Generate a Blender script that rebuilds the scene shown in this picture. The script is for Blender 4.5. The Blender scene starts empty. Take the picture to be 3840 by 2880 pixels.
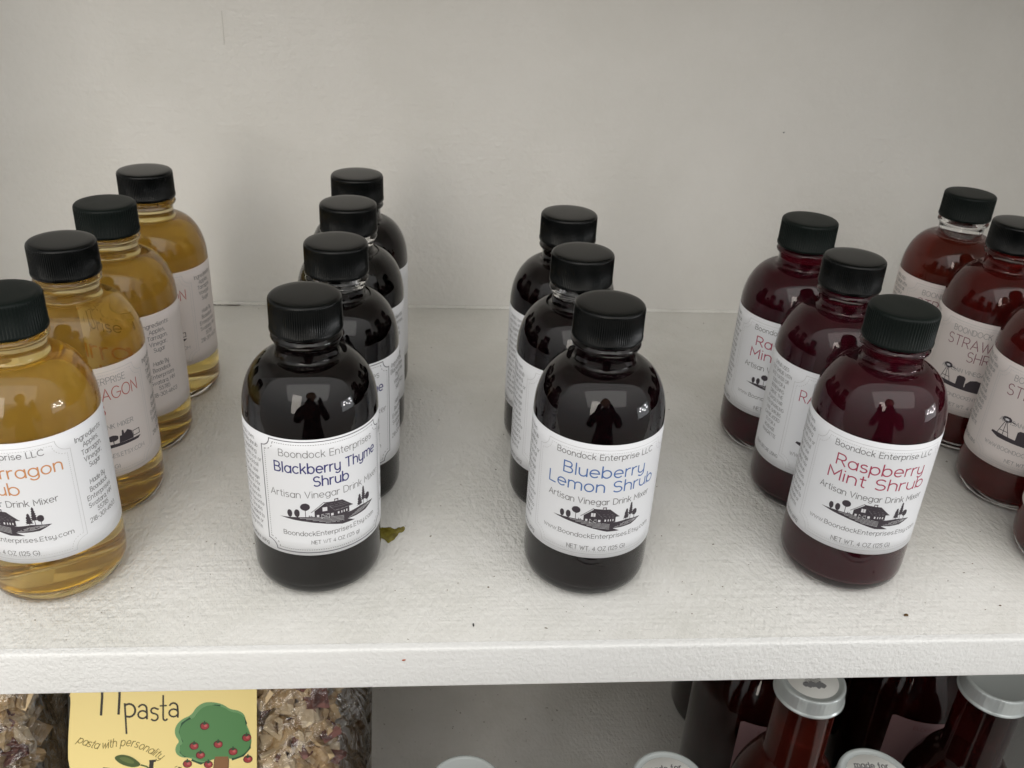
import bpy, bmesh, math, random
from mathutils import Vector, Matrix
R = math.radians
SC = bpy.context.scene
COL = SC.collection
random.seed(7)

# ------------------------------------------------------------------ camera
cam_d = bpy.data.cameras.new('camera'); cam = bpy.data.objects.new('camera', cam_d); COL.objects.link(cam)
cr = Vector((0.9959161, -0.07457168, 0.05089392)); cu = Vector((-0.00949902, 0.47403474, 0.8804549)); cf = Vector((0.08978249, 0.87734265, -0.47139047))
cam.matrix_world = Matrix(((cr.x, cu.x, -cf.x, 0), (cr.y, cu.y, -cf.y, 0), (cr.z, cu.z, -cf.z, 0.2390), (0, 0, 0, 1)))
cam_d.sensor_width = 36; cam_d.lens = 36*3475/3840; cam_d.clip_start = 0.01; cam_d.clip_end = 50
cam_d.dof.use_dof = True; cam_d.dof.focus_distance = 0.33; cam_d.dof.aperture_fstop = 40
SC.camera = cam

# ------------------------------------------------------------------ light and exposure
w = bpy.data.worlds.new('World'); SC.world = w; w.use_nodes = True
wn, wl = w.node_tree.nodes, w.node_tree.links; bg = wn['Background']
wt = wn.new('ShaderNodeTexCoord'); ws = wn.new('ShaderNodeSeparateXYZ'); wr = wn.new('ShaderNodeValToRGB'); wl.new(wt.outputs['Generated'], ws.inputs[0])
wm = wn.new('ShaderNodeMapRange'); wm.inputs['From Min'].default_value = -1; wm.inputs['From Max'].default_value = 1; wl.new(ws.outputs[2], wm.inputs['Value']); wl.new(wm.outputs[0], wr.inputs[0])
e = wr.color_ramp.elements       # dim room: floor brightened to light the shelf front, grey walls, pale ceiling
e[0].position = 0.30; e[0].color = (0.36, 0.34, 0.31, 1); e[1].position = 0.80; e[1].color = (1.08, 1.07, 1.04, 1)
e2 = e.new(0.5); e2.color = (0.50, 0.50, 0.49, 1)
wl.new(wr.outputs[0], bg.inputs[0]); bg.inputs[1].default_value = 1.0
def area(name, loc, target, sx, sy, power, col, spread=180):
    l = bpy.data.lights.new(name, 'AREA'); l.shape = 'RECTANGLE'; l.size = sx; l.size_y = sy; l.energy = power; l.color = col; l.spread = R(spread)
    o = bpy.data.objects.new(name, l); COL.objects.link(o); o.location = loc
    o.rotation_euler = (Vector(target)-Vector(loc)).to_track_quat('-Z', 'Y').to_euler(); return o
area('window_light', (-0.92, -2.60, 0.95), (0, 0.4, 0.08), 0.85, 1.70, 21, (1.0, 0.93, 0.82))
area('ceiling_light', (0.1, -1.7, 1.75), (0.0, 0.25, 0), 3.6, 1.8, 22, (1.0, 0.98, 0.94))
sw = Vector((1.95, -0.42, 0.10)); st_ = Vector((0, 0.33, 0.06)); sn = (st_-sw).normalized(); su = Vector((0, 0, 1)); sr = su.cross(sn).normalized()
area('side_window_light', sw, st_, 0.85, 0.50, 2.4, (0.92, 0.97, 1.0))
for a_, b_ in ((-0.28, 0.02), (-0.14, -0.03), (-0.20, 0.16), (0.02, 0.03), (0.16, 0.15), (0.24, 0.05)):
    area('lamp_light', sw+sn*0.08+sr*a_+su*b_, st_, 0.10, 0.07, 0.55, (1.0, 1.0, 1.0))
SC.view_settings.view_transform = 'Standard'; SC.view_settings.look = 'None'; SC.view_settings.exposure = 0.20; SC.view_settings.gamma = 1.0
SC.view_settings.use_curve_mapping = False
cy = SC.cycles; cy.use_denoising = True; cy.max_bounces = 14; cy.diffuse_bounces = 5; cy.glossy_bounces = 5; cy.transmission_bounces = 12; cy.transparent_max_bounces = 12
cy.caustics_refractive = True; cy.caustics_reflective = True; cy.blur_glossy = 0.6; cy.sample_clamp_indirect = 4.0

# ------------------------------------------------------------------ materials
def mat(name, base=(0.8, 0.8, 0.8), rough=0.5, **kw):
    m = bpy.data.materials.new(name); m.use_nodes = True; b = m.node_tree.nodes['Principled BSDF']
    b.inputs['Base Color'].default_value = (*base, 1); b.inputs['Roughness'].default_value = rough
    for k, v in kw.items():
        b.inputs[k.replace('_', ' ')].default_value = v
    return m
def nt(m): return m.node_tree.nodes, m.node_tree.links, m.node_tree.nodes['Principled BSDF']
def noise(m, scale, detail=3, rough=0.5, dist=0.0, vec=None):
    n, l, b = nt(m); t = n.new('ShaderNodeTexNoise'); t.inputs['Scale'].default_value = scale; t.inputs['Detail'].default_value = detail
    t.inputs['Roughness'].default_value = rough; t.inputs['Distortion'].default_value = dist
    if vec is not None: l.new(vec, t.inputs['Vector'])
    return t
def objcoord(m, scale=(1, 1, 1), rot=(0, 0, 0)):
    n, l, b = nt(m); tc = n.new('ShaderNodeTexCoord'); mp = n.new('ShaderNodeMapping'); l.new(tc.outputs['Object'], mp.inputs['Vector'])
    mp.inputs['Scale'].default_value = scale; mp.inputs['Rotation'].default_value = rot
    return mp.outputs['Vector']
def mathn(m, op, a, b_=None, c=None):
    n, l, b = nt(m); t = n.new('ShaderNodeMath'); t.operation = op
    for i, x in enumerate((a, b_, c)):
        if x is None: continue
        if isinstance(x, (int, float)): t.inputs[i].default_value = x
        else: l.new(x, t.inputs[i])
    return t.outputs[0]
def mixcol(m, fac, c1, c2):
    n, l, b = nt(m); t = n.new('ShaderNodeMix'); t.data_type = 'RGBA'
    for i, x in ((0, fac), (6, c1), (7, c2)):
        if isinstance(x, tuple): t.inputs[i].default_value = (*x, 1)
        elif isinstance(x, (int, float)): t.inputs[i].default_value = x
        else: l.new(x, t.inputs[i])
    return t.outputs[2]
def ramp(m, x, a, b_):
    n, l, b = nt(m); t = n.new('ShaderNodeMapRange'); l.new(x, t.inputs['Value']); t.inputs['From Min'].default_value = a; t.inputs['From Max'].default_value = b_
    return t.outputs['Result']
def bump(m, h, dist, strength=1.0):
    n, l, b = nt(m); t = n.new('ShaderNodeBump'); t.inputs['Distance'].default_value = dist; t.inputs['Strength'].default_value = strength
    l.new(h, t.inputs['Height']); l.new(t.outputs[0], b.inputs['Normal']); return t

def paint(name, base, lump, rough=0.42, stretch=(1, 1, 1), grime=0.06, rot=(0, 0, R(35)), specks=True, fine=520):
    m = mat(name, base, rough); n, l, b = nt(m)
    v = objcoord(m, stretch, rot); v0 = objcoord(m)
    n1 = noise(m, fine, 2, 0.5, 0.1, v); n2 = noise(m, 1300, 2, 0.5, 0.0, v); n3 = noise(m, 110, 3, 0.5, 0.2, v)
    h = mathn(m, 'ADD', mathn(m, 'MULTIPLY', n1.outputs[0], 1.6), mathn(m, 'MULTIPLY', n2.outputs[0], 0.4))
    h = mathn(m, 'ADD', h, mathn(m, 'MULTIPLY', n3.outputs[0], 1.2))
    vs = objcoord(m, (0.06, 1, 1)); n4 = noise(m, 420, 2, 0.6, 0.0, vs); h = mathn(m, 'ADD', h, mathn(m, 'MULTIPLY', n4.outputs[0], 0.7))
    mod = noise(m, 9, 2, 0.5, 0, v0)
    h = mathn(m, 'MULTIPLY', h, mathn(m, 'MULTIPLY_ADD', ramp(m, mod.outputs[0], 0.3, 0.7), 0.9, 0.25))
    bump(m, h, lump, 1.0)
    g = noise(m, 14, 5, 0.65, 0.3, v0)
    dark = tuple(c*(1-grime*2.2) for c in base[:2]) + (base[2]*(1-grime*2.55),)
    c = mixcol(m, ramp(m, g.outputs[0], 0.40, 0.78), base, dark)
    if specks:
        s = noise(m, 420, 1, 0.5, 0, v0); c = mixcol(m, ramp(m, s.outputs[0], 0.77, 0.80), c, (0.22, 0.19, 0.15))
    l.new(c, b.inputs['Base Color']); 
    return m
M = {}
M['shelf_paint'] = paint('shelf_paint', (0.80, 0.79, 0.76), 0.00062, 0.42, (1, 0.55, 1), 0.08)
M['front_paint'] = paint('front_paint', (0.87, 0.87, 0.86), 0.00034, 0.45, (1, 1, 0.8), 0.02, specks=False, fine=760)
M['wall_paint'] = paint('wall_paint', (0.765, 0.752, 0.725), 0.00036, 0.5, (0.6, 1, 0.6), 0.03, (0, R(35), 0), specks=False)
M['dark_line'] = mat('gap_dirt', (0.10, 0.085, 0.07), 0.9)

M['glass'] = mat('clear_glass', (1, 1, 1), 0.0, Transmission_Weight=1.0, IOR=1.45)
def liquid(name, sig, cloud, fac):
    """cloudy liquid standing inside the solid glass of its bottle: the wet wall bends light by the ratio of the two indices"""
    m = bpy.data.materials.new(name); m.use_nodes = True; n, l = m.node_tree.nodes, m.node_tree.links; n.remove(n['Principled BSDF'])
    g = n.new('ShaderNodeBsdfGlass'); g.inputs['IOR'].default_value = 1.36/1.45; g.inputs['Roughness'].default_value = 0.0
    df = n.new('ShaderNodeBsdfDiffuse'); df.inputs['Color'].default_value = (*cloud, 1); mx = n.new('ShaderNodeMixShader')
    t = n.new('ShaderNodeTexNoise'); t.inputs['Scale'].default_value = 60; t.inputs['Detail'].default_value = 3; tc = n.new('ShaderNodeTexCoord'); l.new(tc.outputs['Object'], t.inputs['Vector'])
    mm = n.new('ShaderNodeMath'); mm.operation = 'MULTIPLY_ADD'; l.new(t.outputs[0], mm.inputs[0]); mm.inputs[1].default_value = fac*0.6; mm.inputs[2].default_value = fac*0.7
    l.new(mm.outputs[0], mx.inputs[0]); l.new(g.outputs[0], mx.inputs[1]); l.new(df.outputs[0], mx.inputs[2]); l.new(mx.outputs[0], n['Material Output'].inputs['Surface'])
    d = max(sig)*1.05; a = n.new('ShaderNodeVolumeAbsorption'); a.inputs['Density'].default_value = d
    a.inputs['Color'].default_value = tuple(1-s/d for s in sig)+(1,)
    l.new(a.outputs[0], n['Material Output'].inputs['Volume']); return m
M['liq_amber'] = liquid('amber_liquid', (1.0, 6.2, 34), (0.92, 0.58, 0.14), 0.20)
M['liq_blackberry'] = liquid('blackberry_liquid', (260, 620, 650), (0.005, 0.002, 0.002), 0.75)
M['liq_blueberry'] = liquid('blueberry_liquid', (190, 620, 600), (0.008, 0.002, 0.003), 0.75)
M['liq_raspberry'] = liquid('raspberry_liquid', (75, 460, 300), (0.085, 0.006, 0.016), 0.6)
M['liq_strawberry'] = liquid('strawberry_liquid', (58, 330, 330), (0.17, 0.014, 0.011), 0.6)
M['liq_strawberry_pale'] = liquid('pale_strawberry_liquid', (36, 150, 210), (0.24, 0.028, 0.012), 0.55)
M['liq_syrup'] = liquid('red_syrup', (30, 130, 200), (0.16, 0.024, 0.014), 0.6)
M['liq_dark_syrup'] = liquid('dark_syrup', (60, 380, 380), (0.045, 0.007, 0.006), 0.6)

def capmat(name, rough, base):
    m = mat(name, base, rough); n, l, b = nt(m); v = objcoord(m)
    b.inputs['Specular IOR Level'].default_value = 0.20 if rough < 0.3 else 0.15; t = noise(m, 2500, 2, 0.5, 0, v); bump(m, t.outputs[0], 0.00001 if rough < 0.3 else 0.00003, 0.6)
    s = noise(m, 90, 4, 0.6, 0, v); l.new(mathn(m, 'MULTIPLY_ADD', s.outputs[0], 0.12, rough-0.06), b.inputs['Roughness']); return m
M['cap_gloss'] = capmat('glossy_black_plastic', 0.16, (0.002, 0.0025, 0.0025))
M['cap_matte'] = capmat('matte_black_plastic', 0.42, (0.004, 0.007, 0.006))
m = mat('label_paper', (0.80, 0.81, 0.84), 0.55); n, l, b = nt(m); t = noise(m, 1800, 3, 0.6, 0, objcoord(m)); bump(m, t.outputs[0], 0.00002, 0.6); M['paper'] = m
m = mat('pinkish_shaded_label_paper', (0.34, 0.21, 0.22), 0.6); M['pink_paper_shaded'] = m  # shade of the lower compartment is put into this darker paper colour
m = mat('warm_cast_label_paper', (0.76, 0.70, 0.68), 0.55); M['paper_warm_cast'] = m  # same label paper, with a warm colour cast put into its base colour
for k, c in dict(black=(0.06, 0.055, 0.06), grey=(0.16, 0.155, 0.16), light=(0.55, 0.55, 0.56), navy=(0.035, 0.035, 0.17), blue=(0.08, 0.17, 0.42),
                 crimson=(0.40, 0.045, 0.10), orange=(0.60, 0.27, 0.11), brick=(0.50, 0.13, 0.11), plum=(0.26, 0.09, 0.12), art=(0.045, 0.035, 0.045),
                 paper2=(0.74, 0.73, 0.76), frame=(0.13, 0.13, 0.15), side=(0.24, 0.24, 0.25)).items():
    M['ink_'+k] = mat('ink_'+k, c, 0.6)
M['lid'] = mat('white_enamel_metal', (0.60, 0.645, 0.645), 0.22, Metallic=0.3)
M['sticker'] = mat('lid_sticker_paper', (0.78, 0.78, 0.75), 0.55)

# ------------------------------------------------------------------ helpers
def link(name, me, parent=None, loc=None):
    o = bpy.data.objects.new(name, me); COL.objects.link(o)
    if parent: o.parent = parent
    if loc: o.location = loc
    return o
def tag(o, label=None, cat=None, group=None, kind=None):
    if label: o['label'] = label
    if cat: o['category'] = cat
    if group: o['group'] = group
    if kind: o['kind'] = kind
    return o
def mesh(name, verts, faces, mats, smooth=True, fm=None):
    me = bpy.data.meshes.new(name); me.from_pydata(verts, [], faces)
    for x in (mats if isinstance(mats, (list, tuple)) else [mats]): me.materials.append(x)
    if fm: me.polygons.foreach_set('material_index', fm)
    if smooth: me.polygons.foreach_set('use_smooth', [True]*len(me.polygons))
    me.update(); return me
def lathe(name, prof, m, seg=72, mm=0.001, closed=False):
    """prof: (r, z) mm from bottom to top; r=0 ends collapse to a pole"""
    v, f, rings = [], [], []
    for r, z in prof:
        if r < 1e-6: rings.append([len(v)]); v.append((0, 0, z*mm))
        else:
            rings.append(list(range(len(v), len(v)+seg)))
            v += [(r*mm*math.cos(2*math.pi*i/seg), r*mm*math.sin(2*math.pi*i/seg), z*mm) for i in range(seg)]
    pairs = list(zip(rings, rings[1:]))
    if closed: pairs.append((rings[-1], rings[0]))
    for a, b in pairs:
        for i in range(seg):
            j = (i+1) % seg
            if len(a) == 1 and len(b) == 1: continue
            if len(a) == 1: f.append((a[0], b[j], b[i]))
            elif len(b) == 1: f.append((a[i], a[j], b[0]))
            else: f.append((a[i], a[j], b[j], b[i]))
    return mesh(name, v, f, m)
def box_obj(name, x0, x1, y0, y1, z0, z1, m, parent=None, bev=0.0, seg=3, front=False):
    bm = bmesh.new(); bmesh.ops.create_cube(bm, size=1)
    for v in bm.verts: v.co = Vector(((x0+x1)/2+v.co.x*(x1-x0), (y0+y1)/2+v.co.y*(y1-y0), (z0+z1)/2+v.co.z*(z1-z0)))
    if bev: bmesh.ops.bevel(bm, geom=[e for e in bm.edges if not front or all(abs(v.co.y-y0) < 1e-6 for v in e.verts)], offset=bev, segments=seg, profile=0.5, affect='EDGES')
    me = bpy.data.meshes.new(name); bm.to_mesh(me); bm.free(); me.materials.append(m)
    if bev: me.polygons.foreach_set('use_smooth', [True]*len(me.polygons)); me.set_sharp_from_angle(angle=R(40)) if hasattr(me, 'set_sharp_from_angle') else None
    return link(name, me, parent)

# ------------------------------------------------------------------ the shelf unit and the wall behind it
YF, YB, TH = 0.2454, 0.5476, 0.0183
XL, XR = -0.292, 0.40
unit = link('shelf_unit', None, None, (0, YF, 0)); inv = (0, -YF, 0)
tag(unit, 'white painted built-in shelf with lumpy brushed paint, holding all the bottles', 'shelf')
def part(name, *a, **k):
    o = box_obj(name, *a, parent=unit, **k); o.location = inv; return o
part('shelf_board', XL, XR, YF+0.0034, YB+0.001, -TH+0.001, 0, M['shelf_paint'], bev=0.0003)
part('front_trim', XL, XR, YF, YF+0.0033, -TH, 0.0003, M['front_paint'], bev=0.0012, seg=5, front=True)
part('upper_board', XL, XR, YF+0.01, YB+0.001, 0.325, 0.345, M['shelf_paint'], bev=0.001)
part('lower_board', XL, XR, YF, YB+0.001, -0.326, -0.306, M['shelf_paint'], bev=0.001)
part('side_panel', XL-0.02, XL-0.0005, YF-0.002, YB+0.001, -0.45, 0.5, M['front_paint'], bev=0.001)
part('side_panel', XR+0.0005, XR+0.02, YF-0.002, YB+0.001, -0.45, 0.5, M['front_paint'], bev=0.001)
wall = box_obj('wall', -1.2, 1.5, YB, YB+0.05, -0.7, 1.2, M['wall_paint']); tag(wall, 'off-white painted wall closing the back of the shelves', kind='structure')
# caulk bead where the board meets the wall, dirty cracked gap in it
def bead(name, x0, x1, rad, m, y, z, amp, step=0.004, seed=1, parent=None):
    rnd = random.Random(seed); n = int((x1-x0)/step); v, f = [], []
    for i in range(n+1):
        x = x0+(x1-x0)*i/n; r = rad*(1+amp*(rnd.random()-0.5)*2); 
        for k in range(7):
            a = math.pi/2*k/6; v.append((x, y-r*math.cos(a), z+r*math.sin(a)))
        if i:
            b0 = (i-1)*7; b1 = i*7
            for k in range(6): f.append((b0+k, b1+k, b1+k+1, b0+k+1))
    return link(name, mesh(name, v, f, m), parent)
c = bead('caulk_bead', XL, XR, 0.0015, M['shelf_paint'], YB-0.0001, 0.0001, 0.25, parent=unit); c.location = inv
def ribbon_strip(pts, wdt, zoff):
    v, f = [], []
    for i, (x, y, ww) in enumerate(pts):
        v += [(x, y-ww*wdt/2, zoff), (x, y+ww*wdt/2, zoff)]
        if i: f.append((2*i-2, 2*i, 2*i+1, 2*i-1))
    return v, f
rnd = random.Random(3)
v, f = ribbon_strip([(-0.150+i*0.0018, YB-0.0028+0.0004*(rnd.random()-0.5), 0.5+rnd.random()) for i in range(19)], 0.0011, 0.0004)
c = link('gap_crack', mesh('gap_crack', v, f, M['dark_line'], False), unit); c.location = inv

# ------------------------------------------------------------------ stroke font (rounded single-line letters, cap height 7)
def A(cx, cy_, rx, ry, a0, a1, n=None):
    n = n or max(4, int(abs(a1-a0)/20)); return [(cx+rx*math.cos(R(a0+(a1-a0)*i/n)), cy_+ry*math.sin(R(a0+(a1-a0)*i/n))) for i in range(n+1)]
bowl = A(2.3, 2.5, 2.3, 2.5, 0, 360, 18)
G = {
 'a': (4.6, [bowl, [(4.6, 5), (4.6, 0)]]), 'b': (4.6, [[(0, 7.4), (0, 0)], bowl]), 'c': (4.1, [A(2.3, 2.5, 2.3, 2.5, 48, 312)]),
 'd': (4.6, [bowl, [(4.6, 7.4), (4.6, 0)]]), 'e': (4.6, [[(0, 2.5), (4.6, 2.5)]+A(2.3, 2.5, 2.3, 2.5, 0, 312)[1:]]),
 'f': (2.4, [A(2.4, 6, 1.4, 1.4, 90, 180)+[(1.0, 0)], [(0, 4.8), (2.3, 4.8)]]),
 'g': (4.6, [bowl, [(4.6, 5), (4.6, 0)]+A(2.4, -0.1, 2.2, 2.0, 0, -150)]), 'h': (4.0, [[(0, 7.4), (0, 0)], A(2.0, 3.0, 2.0, 2.0, 180, 0)+[(4, 0)]]),
 'i': (0.4, [[(0.2, 5), (0.2, 0)], [(0.2, 6.7), (0.2, 7.0)]]), 'k': (3.7, [[(0, 7.4), (0, 0)], [(3.4, 5), (0, 1.9)], [(1.3, 3.1), (3.7, 0)]]),
 'l': (0.4, [[(0.2, 7.4), (0.2, 0)]]), 'm': (7.0, [[(0, 5), (0, 0)], A(1.75, 3.25, 1.75, 1.75, 180, 0)+[(3.5, 0)], A(5.25, 3.25, 1.75, 1.75, 180, 0)+[(7, 0)]]),
 'n': (4.0, [[(0, 5), (0, 0)], A(2.0, 3.0, 2.0, 2.0, 180, 0)+[(4, 0)]]), 'o': (4.6, [bowl]), 'p': (4.6, [[(0, 5), (0, -2.3)], bowl]),
 'r': (2.3, [[(0, 5), (0, 0)], A(2.1, 2.9, 2.1, 2.1, 180, 80)]),
 's': (3.4, [A(1.7, 3.75, 1.55, 1.25, 35, 260)+A(1.7, 1.27, 1.7, 1.27, 85, -145)]),
 't': (2.4, [[(1.1, 6.8), (1.1, 1.1)]+A(2.2, 1.1, 1.1, 1.1, 180, 280), [(0, 5), (2.4, 5)]]),
 'u': (4.0, [[(0, 5)]+A(2.0, 2.0, 2.0, 2.0, 180, 360)+[(4, 5)], [(4, 5), (4, 0)]]), 'v': (4.0, [[(0, 5), (2, 0), (4, 5)]]),
 'w': (6.0, [[(0, 5), (1.6, 0), (3, 5), (4.4, 0), (6, 5)]]), 'x': (3.8, [[(0, 5), (3.8, 0)], [(0, 0), (3.8, 5)]]),
 'y': (4.0, [[(0, 5)]+A(2.0, 2.0, 2.0, 2.0, 180, 360), [(4, 5), (4, 0)]+A(2.1, -0.2, 1.9, 2.0, 0, -140)]),
 'z': (3.8, [[(0, 5), (3.8, 5), (0, 0), (3.8, 0)]]),
 'A': (5.6, [[(0, 0), (2.8, 7), (5.6, 0)], [(1, 2.3), (4.6, 2.3)]]),
 'B': (4.8, [[(0, 0), (0, 7), (2.6, 7)]+A(2.6, 5.3, 1.7, 1.7, 90, -90)+[(0, 3.6)], [(2.6, 3.6)]+A(2.8, 1.8, 2.0, 1.8, 90, -90)+[(0, 0)]]),
 'C': (5.8, [A(3.4, 3.5, 3.4, 3.5, 45, 315)]), 'D': (5.6, [[(0, 0), (0, 7), (2.2, 7)]+A(2.2, 3.5, 3.4, 3.5, 90, -90)+[(0, 0)]]),
 'E': (4.2, [[(4.2, 7), (0, 7), (0, 0), (4.2, 0)], [(0, 3.6), (3.8, 3.6)]]), 'F': (4.0, [[(4.0, 7), (0, 7), (0, 0)], [(0, 3.6), (3.6, 3.6)]]),
 'G': (6.4, [A(3.4, 3.5, 3.4, 3.5, 45, 350)+[(6.7, 3.2), (3.8, 3.2)]]), 'H': (5, [[(0, 0), (0, 7)], [(5, 0), (5, 7)], [(0, 3.6), (5, 3.6)]]),
 'I': (0.4, [[(0.2, 0), (0.2, 7)]]), 'K': (4.6, [[(0, 0), (0, 7)], [(4.4, 7), (0, 2.8)], [(1.6, 4.3), (4.6, 0)]]), 'L': (3.8, [[(0, 7), (0, 0), (3.8, 0)]]),
 'M': (6.0, [[(0, 0), (0, 7), (3, 2.2), (6, 7), (6, 0)]]), 'N': (5.2, [[(0, 0), (0, 7), (5.2, 0), (5.2, 7)]]), 'O': (6.8, [A(3.4, 3.5, 3.4, 3.5, 0, 360, 22)]),
 'P': (4.6, [[(0, 0), (0, 7), (2.6, 7)]+A(2.6, 5.1, 2.0, 1.9, 90, -90)+[(0, 3.2)]]), 'R': (4.8, [[(0, 0), (0, 7), (2.6, 7)]+A(2.6, 5.1, 2.0, 1.9, 90, -90)+[(0, 3.2)], [(2.4, 3.2), (4.8, 0)]]),
 'S': (4.6, [A(2.3, 5.2, 2.1, 1.8, 35, 255)+A(2.3, 1.8, 2.3, 1.8, 80, -145)]), 'T': (5, [[(0, 7), (5, 7)], [(2.5, 7), (2.5, 0)]]),
 'U': (5, [[(0, 7), (0, 2.5)]+A(2.5, 2.5, 2.5, 2.5, 180, 360)+[(5, 7)]]), 'V': (5.4, [[(0, 7), (2.7, 0), (5.4, 7)]]), 'W': (7.6, [[(0, 7), (2, 0), (3.8, 6.6), (5.6, 0), (7.6, 7)]]),
 'X': (4.8, [[(0, 7), (4.8, 0)], [(0, 0), (4.8, 7)]]), 'Y': (4.8, [[(0, 7), (2.4, 3.5), (4.8, 7)], [(2.4, 3.5), (2.4, 0)]]), 'Z': (4.8, [[(0, 7), (4.8, 7), (0, 0), (4.8, 0)]]),
 '0': (4.6, [A(2.3, 3.5, 2.3, 3.5, 0, 360, 18)]), '1': (1.4, [[(0, 6.2), (1.3, 7), (1.3, 0)]]), '2': (4.2, [A(2.1, 4.9, 2.1, 2.1, 160, -35)+[(0, 0), (4.2, 0)]]),
 '3': (4.2, [A(2.0, 5.3, 1.9, 1.7, 150, -80)+A(2.0, 1.9, 2.2, 1.9, 80, -150)]), '4': (4.4, [[(3.2, 0), (3.2, 7), (0, 1.8), (4.4, 1.8)]]),
 '5': (4.2, [[(3.8, 7), (0.7, 7), (0.3, 3.9)]+A(2.0, 2.3, 2.2, 2.2, 115, -150)]), '6': (4.4, [A(3.4, 3.4, 3.2, 3.6, 100, 180)+A(2.2, 2.2, 2.1, 2.2, 180, -180, 16)]),
 '7': (4.0, [[(0, 7), (4, 7), (1.2, 0)]]), '8': (4.2, [A(2.1, 5.3, 1.7, 1.7, -90, 270, 14), A(2.1, 1.8, 2.1, 1.8, 90, 450, 14)]),
 '.': (0.4, [[(0.2, 0), (0.2, 0.35)]]), ',': (0.6, [[(0.5, 0.3), (0, -1.1)]]), ':': (0.4, [[(0.2, 0.4), (0.2, 0.7)], [(0.2, 4), (0.2, 4.3)]]),
 '(': (1.4, [A(3.2, 3, 3.0, 4.6, 130, 230)]), ')': (1.4, [A(-1.8, 3, 3.0, 4.6, 50, -50)]), '-': (2.4, [[(0, 2.8), (2.4, 2.8)]]), '/': (3, [[(0, -0.5), (3, 7.5)]]), ' ': (1.6, []),
}
def text(s, xc, base, cap, width=None, gap=1.55, slant=0, align=0):
    """strokes in mm; stretched to the given width; align 0 centre, -1 left, 1 right"""
    k = cap/7; x = 0; out = []
    for ch in s:
        wd, st = G[ch]
        for p in st: out.append([(x+a+slant*b, b) for a, b in p])
        x += wd+gap
    x -= gap; kx = k if width is None else width/x
    off = {0: -x/2, -1: 0, 1: -x}[align]
    return [[(xc+(a+off)*kx, base+b*k) for a, b in p] for p in out]

class Print:
    """flat print in label millimetres (u along the paper, v up), later wrapped on its surface"""
    def __init__(s): s.v = []; s.f = []; s.m = []; s.mats = []; s.lev = []; s.n = 0
    def mi(s, k):
        if k not in s.mats: s.mats.append(k)
        return s.mats.index(k)
    def strokes(s, polys, wd, ink, cap=True):
        mi = s.mi(ink)
        for p in polys:
            s.n += 1; lev = (s.n % 9)*0.0035
            q = [p[0]]
            for a, b in zip(p, p[1:]):
                L = math.hypot(b[0]-a[0], b[1]-a[1]); n = max(1, int(math.ceil(L/1.6)))
                if L < 1e-6: continue
                q += [(a[0]+(b[0]-a[0])*i/n, a[1]+(b[1]-a[1])*i/n) for i in range(1, n+1)]
            if len(q) < 2: continue
            q = list(q); closed = math.hypot(q[0][0]-q[-1][0], q[0][1]-q[-1][1]) < 1e-4
            if cap and not closed:
                for e, i0, i1 in ((0, 0, 1), (1, -1, -2)):
                    dx, dy = q[i0][0]-q[i1][0], q[i0][1]-q[i1][1]; L = math.hypot(dx, dy) or 1
                    q[i0] = (q[i0][0]+dx/L*wd*0.35, q[i0][1]+dy/L*wd*0.35)
            b0 = len(s.v)
            for i, pt in enumerate(q):
                a = q[max(i-1, 0)] if not (closed and i == 0) else q[-2]; b = q[min(i+1, len(q)-1)] if not (closed and i == len(q)-1) else q[1]
                d1 = (pt[0]-a[0], pt[1]-a[1]); d2 = (b[0]-pt[0], b[1]-pt[1]); l1 = math.hypot(*d1) or 1; l2 = math.hypot(*d2) or 1
                if math.hypot(*d1) < 1e-9: d1, l1 = d2, l2
                if math.hypot(*d2) < 1e-9: d2, l2 = d1, l1
                tx, ty = d1[0]/l1+d2[0]/l2, d1[1]/l1+d2[1]/l2; L = math.hypot(tx, ty)
                if L < 0.3: tx, ty = d1[0]/l1, d1[1]/l1; L = 1
                tx /= L; ty /= L; c = abs(tx*d1[0]/l1+ty*d1[1]/l1); h = wd/2/max(c, 0.6)
                s.v += [(pt[0]-ty*h, pt[1]+tx*h), (pt[0]+ty*h, pt[1]-tx*h)]; s.lev += [lev, lev]
                if i: k = b0+2*i; s.f.append((k-2, k-1, k+1, k)); s.m.append(mi)
    def poly(s, pts, ink, lev=0.0):
        bm = bmesh.new(); vs = [bm.verts.new((x, y, 0)) for x, y in pts]; bm.faces.new(vs)
        bmesh.ops.triangulate(bm, faces=bm.faces[:])
        for _ in range(6):
            es = [e for e in bm.edges if e.calc_length() > 2.4]
            if not es: break
            bmesh.ops.subdivide_edges(bm, edges=es, cuts=1); bmesh.ops.triangulate(bm, faces=bm.faces[:])
        bm.normal_update(); bm.verts.index_update(); b0 = len(s.v); mi = s.mi(ink)
        for vv in bm.verts: s.v.append((vv.co.x, vv.co.y)); s.lev.append(lev)
        for fc in bm.faces:
            ids = [b0+x.index for x in fc.verts]
            if fc.normal.z < 0: ids.reverse()
            s.f.append(ids); s.m.append(mi)
        bm.free()
    def wrap(s, name, rad_mm, clip=None):
        vv = [((rad_mm+0.03+l)*math.sin(u/rad_mm)*0.001, -(rad_mm+0.03+l)*math.cos(u/rad_mm)*0.001, z*0.001) for (u, z), l in zip(s.v, s.lev)]
        return mesh(name, vv, s.f, [M[k] for k in s.mats], False, s.m)
    def flat(s, name, fn):
        vv = [fn(u, z, l) for (u, z), l in zip(s.v, s.lev)]
        return mesh(name, vv, s.f, [M[k] for k in s.mats], False, s.m)

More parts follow.
